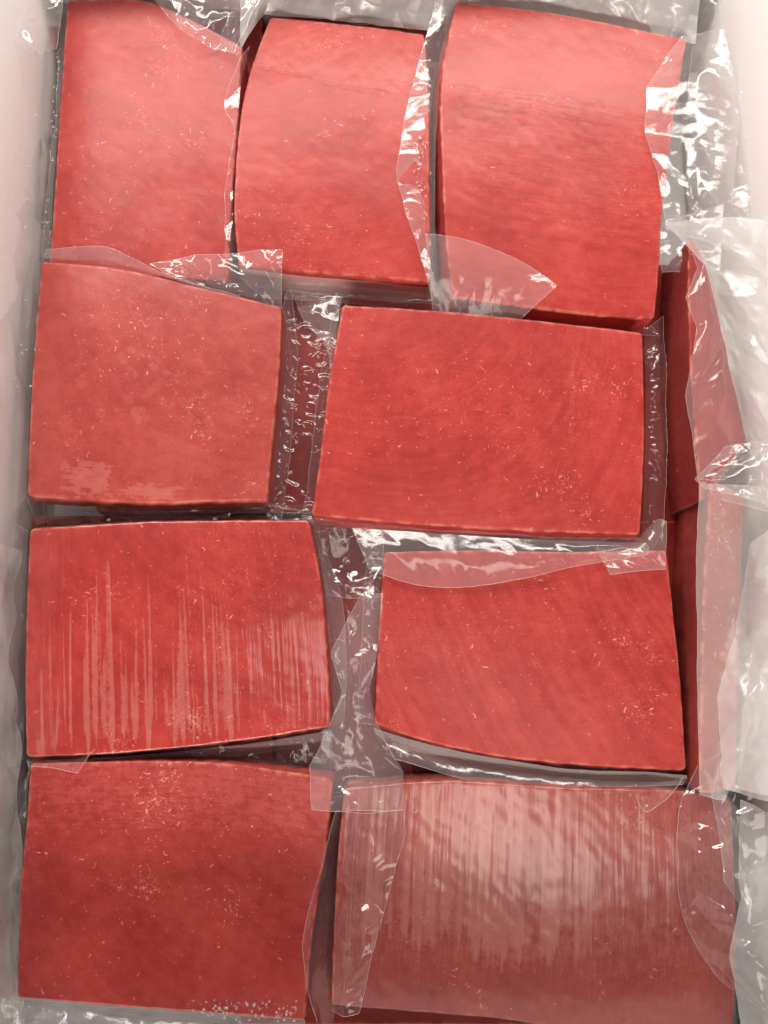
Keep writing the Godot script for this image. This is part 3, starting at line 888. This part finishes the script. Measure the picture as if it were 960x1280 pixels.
	pack({
		"name": "tuna_pack", "label": "big rough faced tuna pack at the near end beside the gray crumpled liner", "group": "packs of red tuna in the upper layer", "seed": 441, "top": [-17.39, 5.8, 6.14, -11.02, 5.8, 6.02, -7.08, 5.8, 6.21, -2.51, 5.8, 6.89], "right": [-2.51, 5.8, 6.89, -2.79, 5.73, 10.11, -3.37, 5.67, 13.75, -3.73, 5.6, 17.83], "bottom": [-17.37, 5.6, 16.85, -10.57, 5.6, 17.37, -3.73, 5.6, 17.9], "left": [-17.39, 5.8, 6.14, -17.37, 5.73, 9, -17.43, 5.67, 12.32, -17.37, 5.6, 16.85], "thick": 2.5, "size": [14.29, 10.89], "at": [-10.2, 3.2, 11.9], "bow": [0.2, 0.2], "arc": [48, 0.05, 0.07], "frost_glints": 1428, "frost": [0.4, 0.3, 0.3, 0.25], "rough": 0.07, "pale": 0.05, "tone": [0.93, 0.92, 0.93], "lift_sheen_patches": [[0.05, -0.1, 1, 0.22, 3, 0.3, 0.15]], "seams": [[0.2, 0.35, 0.6, 0.12, 0.2, 0.08, 0.07], [0.3, 0.5, 0.75, 0.2, 0.2, 0.08, 0.06], [0.67, 0.72, 0.69, 0.75, 0, 0.03, 0.4]],  # darker tone stands in for shade over the near end
		"films": [
			{"name": "film_edge", "kind": "clear", "seed": 413, "a": [-1.99, 4.9, 8.5, -2.13, 4.9, 11.44, -2.37, 4.9, 14.38, -2.56, 4.9, 18.49], "b": [-2.4, 6.1, 8.26, -2.99, 6.1, 10.92, -3.49, 6.1, 12.72, -3.92, 6.1, 14.38, -3.75, 6.1, 16.06, -3.12, 6.1, 18.12], "crease": 0.2, "bias": -0.8, "soft": false, "hold": 0.8},
			{"name": "film_edge", "kind": "clear", "seed": 420, "a": [-17.72, 5, 6.49, -17.76, 5, 10.29, -17.67, 5, 17.03], "b": [-18.19, 5, 7.64, -18.26, 5, 11.04, -18.16, 5, 17.56], "crease": 0.14},
			{"name": "film_edge", "kind": "milky", "seed": 427, "a": [-17.43, 6, 16.58, -10.47, 6, 17.07, -3.73, 6, 17.55], "b": [-18.15, 5.4, 18.26, -10.56, 5.4, 18.78, -3.39, 5.4, 19.13], "crease": 0.1, "bulge": 0.1},
		],
		"crumbs": [
			{"name": "frost", "run": [-9, 5.85, 17.47, -6.76, 5.85, 17.13, -4.05, 5.85, 17.54], "count": 170, "spread": 0.28, "radius": 0.075, "seed": 430},
		],
	})
	pack({
		"name": "tuna_pack", "label": "largest tuna pack at the near end, brownish, with a broad whitish streaked sheen partly painted", "group": "packs of red tuna in the upper layer", "seed": 459, "top": [-1.96, 5.7, 7.33, 3.14, 5.72, 6.94, 8.63, 5.75, 7.24, 14.29, 5.78, 7.42, 16.95, 5.8, 7.87], "right": [16.95, 5.8, 7.87, 16.75, 5.77, 11.56, 16.59, 5.73, 15.15, 16.35, 5.7, 18.3], "bottom": [-2.5, 5.5, 17.21, 4.53, 5.57, 17.67, 8.27, 5.63, 18.09, 16.34, 5.7, 18.5], "left": [-1.96, 5.7, 7.33, -2.25, 5.63, 10.87, -2.41, 5.57, 14.5, -2.5, 5.5, 17.21], "thick": 2.5, "size": [18.9, 10.28], "at": [7.2, 3.2, 12.7], "bow": [0.25, 0.35], "arc": [75, 0.02, 0.04], "frost_glints": 578, "tone": [0.84, 0.92, 0.92], "pale": 0.42, "shine": 0.3, "ribs": 0.5, "grain": 1, "fibre": 0.06, "comb_width": 0.05, "combs": [[0.04, -0.25, 0.7, 0.8, 0, 0.55, 0.85]], "lift_sheen_patches": [[0, -0.1, 1, 0.66, 0.9, 0.35, 0.3]],  # tone carries near-end shade; combs and pale patch carry painted sheen
		"films": [
			{"name": "film_flap", "kind": "clear", "seed": 448, "a": [-2.04, 5.6, 8.43, -2.13, 5.6, 11.06, -2.3, 5.6, 13.42, -2.45, 5.6, 17.37], "b": [0.89, 6.2, 8.23, 1, 6.2, 9.34, 0.38, 6.2, 11.62, -0.38, 6.2, 14.28, -1.04, 6.2, 17.12], "crease": 0.22, "bulge": 0.4, "soft": false, "cell": 1.3},
		],
	})
	pack({
		"name": "tuna_pack", "label": "narrow dark tuna pack standing on edge under a triangular film fold", "group": "packs of red tuna standing on edge by the white plastic", "seed": 477, "top": [16.16, 7, -20.87, 16.61, 6.8, -20.65, 17.21, 6.6, -19.39], "right": [17.21, 6.6, -19.39, 17.84, 6.6, -15.59, 18.57, 6.6, -9.9], "bottom": [15.82, 7.2, -6.63, 17.21, 6.9, -8.04, 18.57, 6.6, -9.9], "left": [16.16, 7, -20.87, 15.87, 7.07, -17.16, 15.71, 7.13, -12.8, 15.82, 7.2, -6.63], "thick": 7, "size": [3.08, 11.91], "at": [16.9, -0.2, -14.2], "bow": [0, 0.1], "arc": [80, 0, 0.05], "frost_glints": 408, "tone": [0.88, 0.9, 0.92], "rough": 0.06,
		"films": [
			{"name": "film_flap", "kind": "milky", "seed": 466, "a": [16.13, 7.6, -20.63, 16.65, 7.6, -19.65, 17.07, 7.6, -17.8, 17.71, 7.6, -13.91, 18.19, 7.6, -9.81], "b": [15.95, 7.6, -20.46, 16.27, 7.6, -18.9, 15.55, 7.6, -17.27, 15.98, 7.6, -15.63, 15.24, 7.6, -12.01, 15.43, 7.6, -9.32, 15.57, 7.6, -7.61], "crease": 0.14, "soft": false, "bulge": 0.25, "bias": -0.4},
		],
	})
	pack({
		"name": "tuna_pack", "label": "long tuna pack standing on edge behind a straight film seam, nearest the bright white folds", "group": "packs of red tuna standing on edge by the white plastic", "seed": 495, "top": [16.29, 7.4, -7.73, 17.22, 7.4, -7.32, 17.91, 7.4, -6.84], "right": [17.91, 7.4, -6.84, 17.35, 7, 0.15, 16.88, 6.6, 7.16], "bottom": [15.03, 6.8, 7.38, 15.99, 6.7, 7.33, 16.88, 6.6, 7.16], "left": [16.29, 7.4, -7.73, 15.75, 7.2, -2.96, 15.36, 7, 2.07, 15.03, 6.8, 7.38], "thick": 6.6, "size": [1.86, 14.62], "at": [16.5, 0.5, 0], "arc": [80, 0, 0.05], "frost_glints": 510, "frost": [0.3, 0.15, 0.2, 0.12], "tone": [0.9, 1, 1], "pale": 0.1,
		"films": [
			{"name": "film_flap", "kind": "white", "seed": 484, "a": [18.66, 8.2, -7.17, 18.37, 8.2, -1.36, 17.77, 8.2, 3.1, 15.61, 8.2, 7.4], "b": [15.51, 7.9, -7.39, 15.17, 7.9, -3.68, 14.9, 7.9, 1.28, 14.57, 7.9, 7.17], "crease": 0.12, "bulge": 0.25, "bias": -0.6},
		],
	})
	pack({
		"name": "lower_tuna_pack", "label": "lower tuna pack seen in the left gap under blistered clear film", "group": "packs of red tuna in the lower layer", "seed": 513, "top": [-16.83, 3, -22.91, -2.06, 3, -22.91], "right": [-2.06, 3, -22.91, -1.94, 3, -6.81], "bottom": [-15.91, 3, -6.81, -1.94, 3, -6.81], "left": [-16.83, 3, -22.91, -15.91, 3, -6.81], "thick": 2.6, "size": [14.37, 16.11], "at": [-9.2, 0.4, -14.9], "tone": [0.8, 0.8, 0.85], "frost_glints": 120,
		"films": [
			{"name": "film_cover", "kind": "clear", "seed": 502, "a": [-7.76, 3.8, -21.01, -7.99, 3.8, -12.97, -7.56, 3.8, -5.59], "b": [-1.82, 3.8, -20.77, -2, 3.8, -12.97, -2.16, 3.8, -5.59], "crease": 0.03, "blister": [0.16, 0.5]},
		],
	})
	pack({
		"name": "lower_tuna_pack", "label": "lower tuna pack glimpsed behind the middle pack beside the standing packs", "group": "packs of red tuna in the lower layer", "seed": 524, "top": [-1.86, 3, -21.41, 17.21, 3, -21.41], "right": [17.21, 3, -21.41, 16.3, 3, -5.92], "bottom": [-1.76, 3, -5.92, 16.3, 3, -5.92], "left": [-1.86, 3, -21.41, -1.76, 3, -5.92], "thick": 2.6, "size": [18.57, 15.51], "at": [7.5, 0.4, -13.7], "tone": [0.8, 0.8, 0.85], "frost_glints": 120,
	})
	pack({
		"name": "lower_tuna_pack", "label": "lower tuna pack whose dark top shows in the left crosswise gap", "group": "packs of red tuna in the lower layer", "seed": 549, "top": [-19.43, 3, -6.59, -6.18, 3, -6.59], "right": [-6.18, 3, -6.59, -5.86, 3, 7.82], "bottom": [-18.43, 3, 7.82, -5.86, 3, 7.82], "left": [-19.43, 3, -6.59, -18.43, 3, 7.82], "thick": 2.6, "size": [12.91, 14.42], "at": [-12.5, 0.4, 0.6], "tone": [0.8, 0.8, 0.85], "frost_glints": 120,
		"films": [
			{"name": "film_cover", "kind": "clear", "seed": 531, "a": [-10.43, 3.5, 5.52, -6.26, 3.5, 5.52, -2.09, 3.5, 4.51], "b": [-9.9, 3.6, 7.91, -6.18, 3.6, 8.1, -1.65, 3.6, 7.91], "crease": 0.05, "blister": [0.12, 0.45]},
			{"name": "film_cover", "kind": "clear", "seed": 538, "a": [-18.38, 3.5, -7.17, -3.5, 3.5, -7.09], "b": [-18.19, 3.6, -4.96, -3.46, 3.6, -4.96], "crease": 0.05, "blister": [0.12, 0.45]},
		],
	})
	pack({
		"name": "lower_tuna_pack", "label": "lower tuna pack under the crumpled upright film between the two middle rows", "group": "packs of red tuna in the lower layer", "seed": 567, "top": [-5.96, 3, -6.36, 16.33, 3, -6.36], "right": [16.33, 3, -6.36, 15.49, 3, 7.82], "bottom": [-5.65, 3, 7.82, 15.49, 3, 7.82], "left": [-5.96, 3, -6.36, -5.65, 3, 7.82], "thick": 2.6, "size": [21.72, 14.19], "at": [5.1, 0.4, 0.7], "tone": [0.8, 0.8, 0.85], "frost_glints": 120,
		"films": [
			{"name": "film_cover", "kind": "clear", "seed": 556, "a": [-3.48, 3.5, -5.85, -3.2, 3.5, -0.68, -3.31, 3.5, 7.92], "b": [0, 3.5, -5.85, 0, 3.5, -0.68, 1.65, 3.5, 7.92], "crease": 0.16},
		],
	})
	pack({
		"name": "lower_tuna_pack", "label": "lower tuna pack in the dark gap between the two near packs", "group": "packs of red tuna in the lower layer", "seed": 578, "top": [-7.53, 3, 8.22, 17.56, 3, 8.22], "right": [17.56, 3, 8.22, 16.83, 3, 19.16], "bottom": [-7.21, 3, 19.16, 16.83, 3, 19.16], "left": [-7.53, 3, 8.22, -7.21, 3, 19.16], "thick": 2.6, "size": [24.57, 10.95], "at": [4.9, 0.4, 13.7], "tone": [0.8, 0.8, 0.85], "frost_glints": 120,
	})
	pack({
		"name": "lower_tuna_pack", "label": "lower tuna pack dimly seen in the narrow gap between the two far left packs", "group": "packs of red tuna in the lower layer", "seed": 589, "top": [-19.18, 3, -38.18, -7.48, 3, -38.18], "right": [-7.48, 3, -38.18, -7.12, 3, -23.41], "bottom": [-18.27, 3, -23.41, -7.12, 3, -23.41], "left": [-19.18, 3, -38.18, -18.27, 3, -23.41], "thick": 2.6, "size": [11.43, 14.79], "at": [-13, 0.4, -30.8], "tone": [0.8, 0.8, 0.85], "frost_glints": 120,
	})
	pack({
		"name": "lower_tuna_pack", "label": "lower tuna pack dimly seen between the middle and right packs of the far row", "group": "packs of red tuna in the lower layer", "seed": 600, "top": [-7.12, 3, -37.63, 5.89, 3, -37.63], "right": [5.89, 3, -37.63, 5.59, 3, -21.91], "bottom": [-6.76, 3, -21.91, 5.59, 3, -21.91], "left": [-7.12, 3, -37.63, -6.76, 3, -21.91], "thick": 2.6, "size": [12.68, 15.72], "at": [-0.6, 0.4, -29.8], "tone": [0.8, 0.8, 0.85], "frost_glints": 120,
	})


func _make_liner() -> void:
	var o := thing("liner_bag", "large clear crumpled plastic liner bag draped inside the white foam box", "plastic bag", Vector3(0, 0, -8))
	for f in [
		{"name": "liner_side", "kind": "milky", "seed": 607, "a": [-21.34, 12, -33.3, -20.33, 12, -18.11, -19.36, 12, -5.39, -18.63, 12, 6.66, -18.06, 12, 16.88], "b": [-20, 4.2, -38.74, -19.09, 4.2, -22.27, -18.48, 4.2, -6.62, -18.51, 4.2, 0.17, -17.53, 4.2, 20.75], "crease": 0.22, "cell": 2.2, "hold": 0.8},
		{"name": "liner_fold", "kind": "milky", "seed": 614, "a": [-21.35, 9, -35.26, -20.2, 9, -31.43, -18.42, 9, -30.02], "b": [-18.23, 6.5, -37.64, -18.23, 6.5, -34.06, -18.35, 6.5, -32.45], "crease": 0.2, "soft": false},
		{"name": "liner_fold", "kind": "white", "seed": 621, "a": [-20.32, 7.8, -4.86, -19.79, 7.8, 3.87, -19.38, 7.8, 10.98, -18.71, 7.8, 18.96], "b": [-19.22, 5.2, -4.36, -18.99, 5.2, -2.28, -19.21, 5.2, 1.37, -18.32, 5.2, 4.13, -18.21, 5.2, 8.37, -17.57, 5.2, 12.82, -17.44, 5.2, 16.77, -17.72, 5.2, 20.25], "crease": 0.26, "soft": false, "cell": 1.7},
		{"name": "liner_side", "kind": "clear", "seed": 628, "a": [22.05, 12, -33.3, 20.63, 12, -18.11, 19.36, 12, -5.39, 18.37, 12, 6.66, 17.59, 12, 16.88], "b": [18.2, 5.2, -37.81, 17.57, 5.2, -29.05, 17.98, 5.2, -22.69, 19.2, 5.2, -9.9, 18.04, 5.2, 7.99, 16.77, 5.2, 20.25], "crease": 0.16, "cell": 3, "hold": 0.8},
		{"name": "liner_fold", "kind": "milky", "seed": 635, "a": [18.42, 7.9, -32.37, 18.98, 7.9, -28.06, 18.14, 7.9, -22.08, 18.96, 7.9, -18.97], "b": [16.72, 6.45, -33.34, 14.58, 6.45, -30.21, 14.35, 6.45, -27.38, 14.92, 6.45, -25.04, 15.25, 6.45, -21.62], "crease": 0.22, "soft": false, "bulge": 0.3, "cell": 1.9, "bias": -0.3},
		{"name": "liner_fold", "kind": "milky", "seed": 642, "a": [18.46, 8.3, -29.17, 18.97, 8.3, -24.55, 19.06, 8.3, -20.08], "b": [17.23, 6, -31.45, 17.47, 6, -27.99, 16.58, 6, -25.09, 17.25, 6, -21.77], "crease": 0.2, "soft": false, "cell": 1.6},
		{"name": "liner_fold", "kind": "milky", "seed": 649, "a": [18.16, 7, -22.83, 17.69, 7, -18.97], "b": [14.83, 5.4, -22.34, 15.26, 5.4, -19.75], "crease": 0.2, "soft": false, "cell": 1.3},
		{"name": "liner_fold", "kind": "frosty", "seed": 656, "a": [20.11, 9.5, -20.3, 20.68, 9.5, -15.26, 20.33, 9.5, -8.86, 20.07, 9.5, -5.78], "b": [14.79, 7.5, -21.41, 16.85, 7.5, -18.95, 17.63, 7.5, -13.95, 18.28, 7.5, -9.34], "crease": 0.34, "soft": false, "bulge": 0.4, "cell": 2, "bias": -0.4},
		{"name": "liner_fold", "kind": "milky", "seed": 663, "a": [19.34, 9.3, -9.38, 19.2, 9.3, -7.74, 18.86, 9.3, -5.81], "b": [16.68, 8.3, -9.07, 15.13, 8.3, -7.55, 15.49, 8.3, -7.07], "crease": 0.32, "soft": false, "bulge": 0.4, "cell": 1.5},
		{"name": "liner_fold", "kind": "milky", "seed": 670, "a": [19.14, 9.6, -8.84, 19.21, 9.6, -7.29, 18.86, 9.6, -5.39], "b": [17.06, 8.7, -8.66, 15.83, 8.7, -7.63, 16.33, 8.7, -6.45], "crease": 0.3, "soft": false, "bulge": 0.3, "cell": 1.3},
		{"name": "liner_fold", "kind": "frosty", "seed": 677, "a": [19.91, 9.8, -5.73, 19.41, 9.8, 0.14, 18.61, 9.8, 7.42], "b": [17.85, 8, -4.45, 16.6, 8, 0.15, 15.74, 8, 2.75, 15.76, 8, 6.91], "crease": 0.36, "soft": false, "bulge": 0.9, "cell": 1.8, "bias": -0.5},
		{"name": "liner_fold", "kind": "frosty", "seed": 684, "a": [19.62, 10.2, -4.93, 19.13, 10.2, 0.85, 18.44, 10.2, 7.01], "b": [18.47, 8.6, -3.61, 17.24, 8.6, 0.15, 16.61, 8.6, 3.79, 16.21, 8.6, 6.8], "crease": 0.34, "soft": false, "bulge": 0.8, "cell": 1.5, "bias": -0.5},
		{"name": "liner_fold", "kind": "clear", "seed": 691, "a": [18.28, 7.8, 3.87, 18.11, 7.8, 7.48, 18.41, 7.8, 11.66, 17.67, 7.8, 16.36], "b": [15.19, 6.4, 6.08, 14.22, 6.4, 8.05, 13.9, 6.4, 10.84, 14.11, 6.4, 13.15, 15.01, 6.4, 14.97, 16.05, 6.4, 16.07], "crease": 0.3, "bulge": 0.6, "cell": 1.7},
		{"name": "liner_fold", "kind": "frosty", "seed": 698, "a": [18.55, 8.4, 8.4, 18.04, 8.4, 12.49, 17.57, 8.4, 18.35], "b": [16.95, 6.8, 7.67, 16.83, 6.8, 11.97, 16.21, 6.8, 14.41, 16.32, 6.8, 19.13], "crease": 0.3, "soft": false, "cell": 2, "bias": -0.3},
		{"name": "liner_fold", "kind": "milky", "seed": 705, "a": [15.17, 7.2, 6.14, 16.91, 7.2, 8.32, 18.87, 7.2, 9.74], "b": [15.9, 6.9, 11.24, 16.74, 6.9, 12.64, 18.84, 6.9, 11.94], "crease": 0.2, "bulge": 0.5, "soft": false, "cell": 1.6},
		{"name": "liner_end", "kind": "milky", "seed": 712, "a": [-21.92, 10, -38.14, -7.59, 10, -38.14, 5.06, 10, -38.14, 20.23, 10, -38.14], "b": [-19.83, 4.8, -37.11, -13.21, 4.8, -37.01, -6.59, 4.8, -36.37, 2.82, 4.8, -35.52, 10.37, 4.8, -36.8, 18.73, 4.8, -34.74], "crease": 0.22, "cell": 2, "hold": 0.8},
		{"name": "liner_fold", "kind": "frosty", "seed": 719, "a": [-8.1, 7, -37.16, -2.71, 7, -38.19, 3.6, 7, -37.16], "b": [-8.32, 5.2, -33.52, -6.99, 5.2, -35.81, -2.33, 5.2, -35.34, 3.16, 5.2, -34.66], "crease": 0.22, "soft": false, "cell": 1.7},
		{"name": "liner_fold", "kind": "frosty", "seed": 726, "a": [4.91, 7.4, -37.29, 10.73, 7.4, -37.8, 17.82, 7.4, -36.78], "b": [4.91, 5.2, -36.65, 11.18, 5.2, -35.6, 17.96, 5.2, -33.93], "crease": 0.22, "soft": false, "cell": 2},
		{"name": "liner_end", "kind": "milky", "seed": 733, "a": [-18.05, 8, 21.39, -6.24, 8, 21.7, 16.64, 8, 21.7], "b": [-18.42, 5, 17.21, -10.71, 5, 17.99, -3.05, 5, 18.62, 15.98, 5, 19.31], "crease": 0.15},
	]:
		part(f.name, sheet(f), [film(f.kind), film_edge], o)
	part("droplets", crumbs({"name": "droplets", "run": [18.44, 8.6, -30.82, 18.89, 8.6, -25.26, 18.1, 8.6, -19.92], "count": 40, "spread": 0.6, "radius": 0.11, "seed": 736}), [ice], o).set_meta("kind", "stuff")
	part("droplets", crumbs({"name": "droplets", "run": [-19.77, 6.5, -33.55, -19.33, 6.5, -21.04, -18.71, 6.5, -9.59], "count": 60, "spread": 0.5, "radius": 0.07, "seed": 739}), [ice], o).set_meta("kind", "stuff")
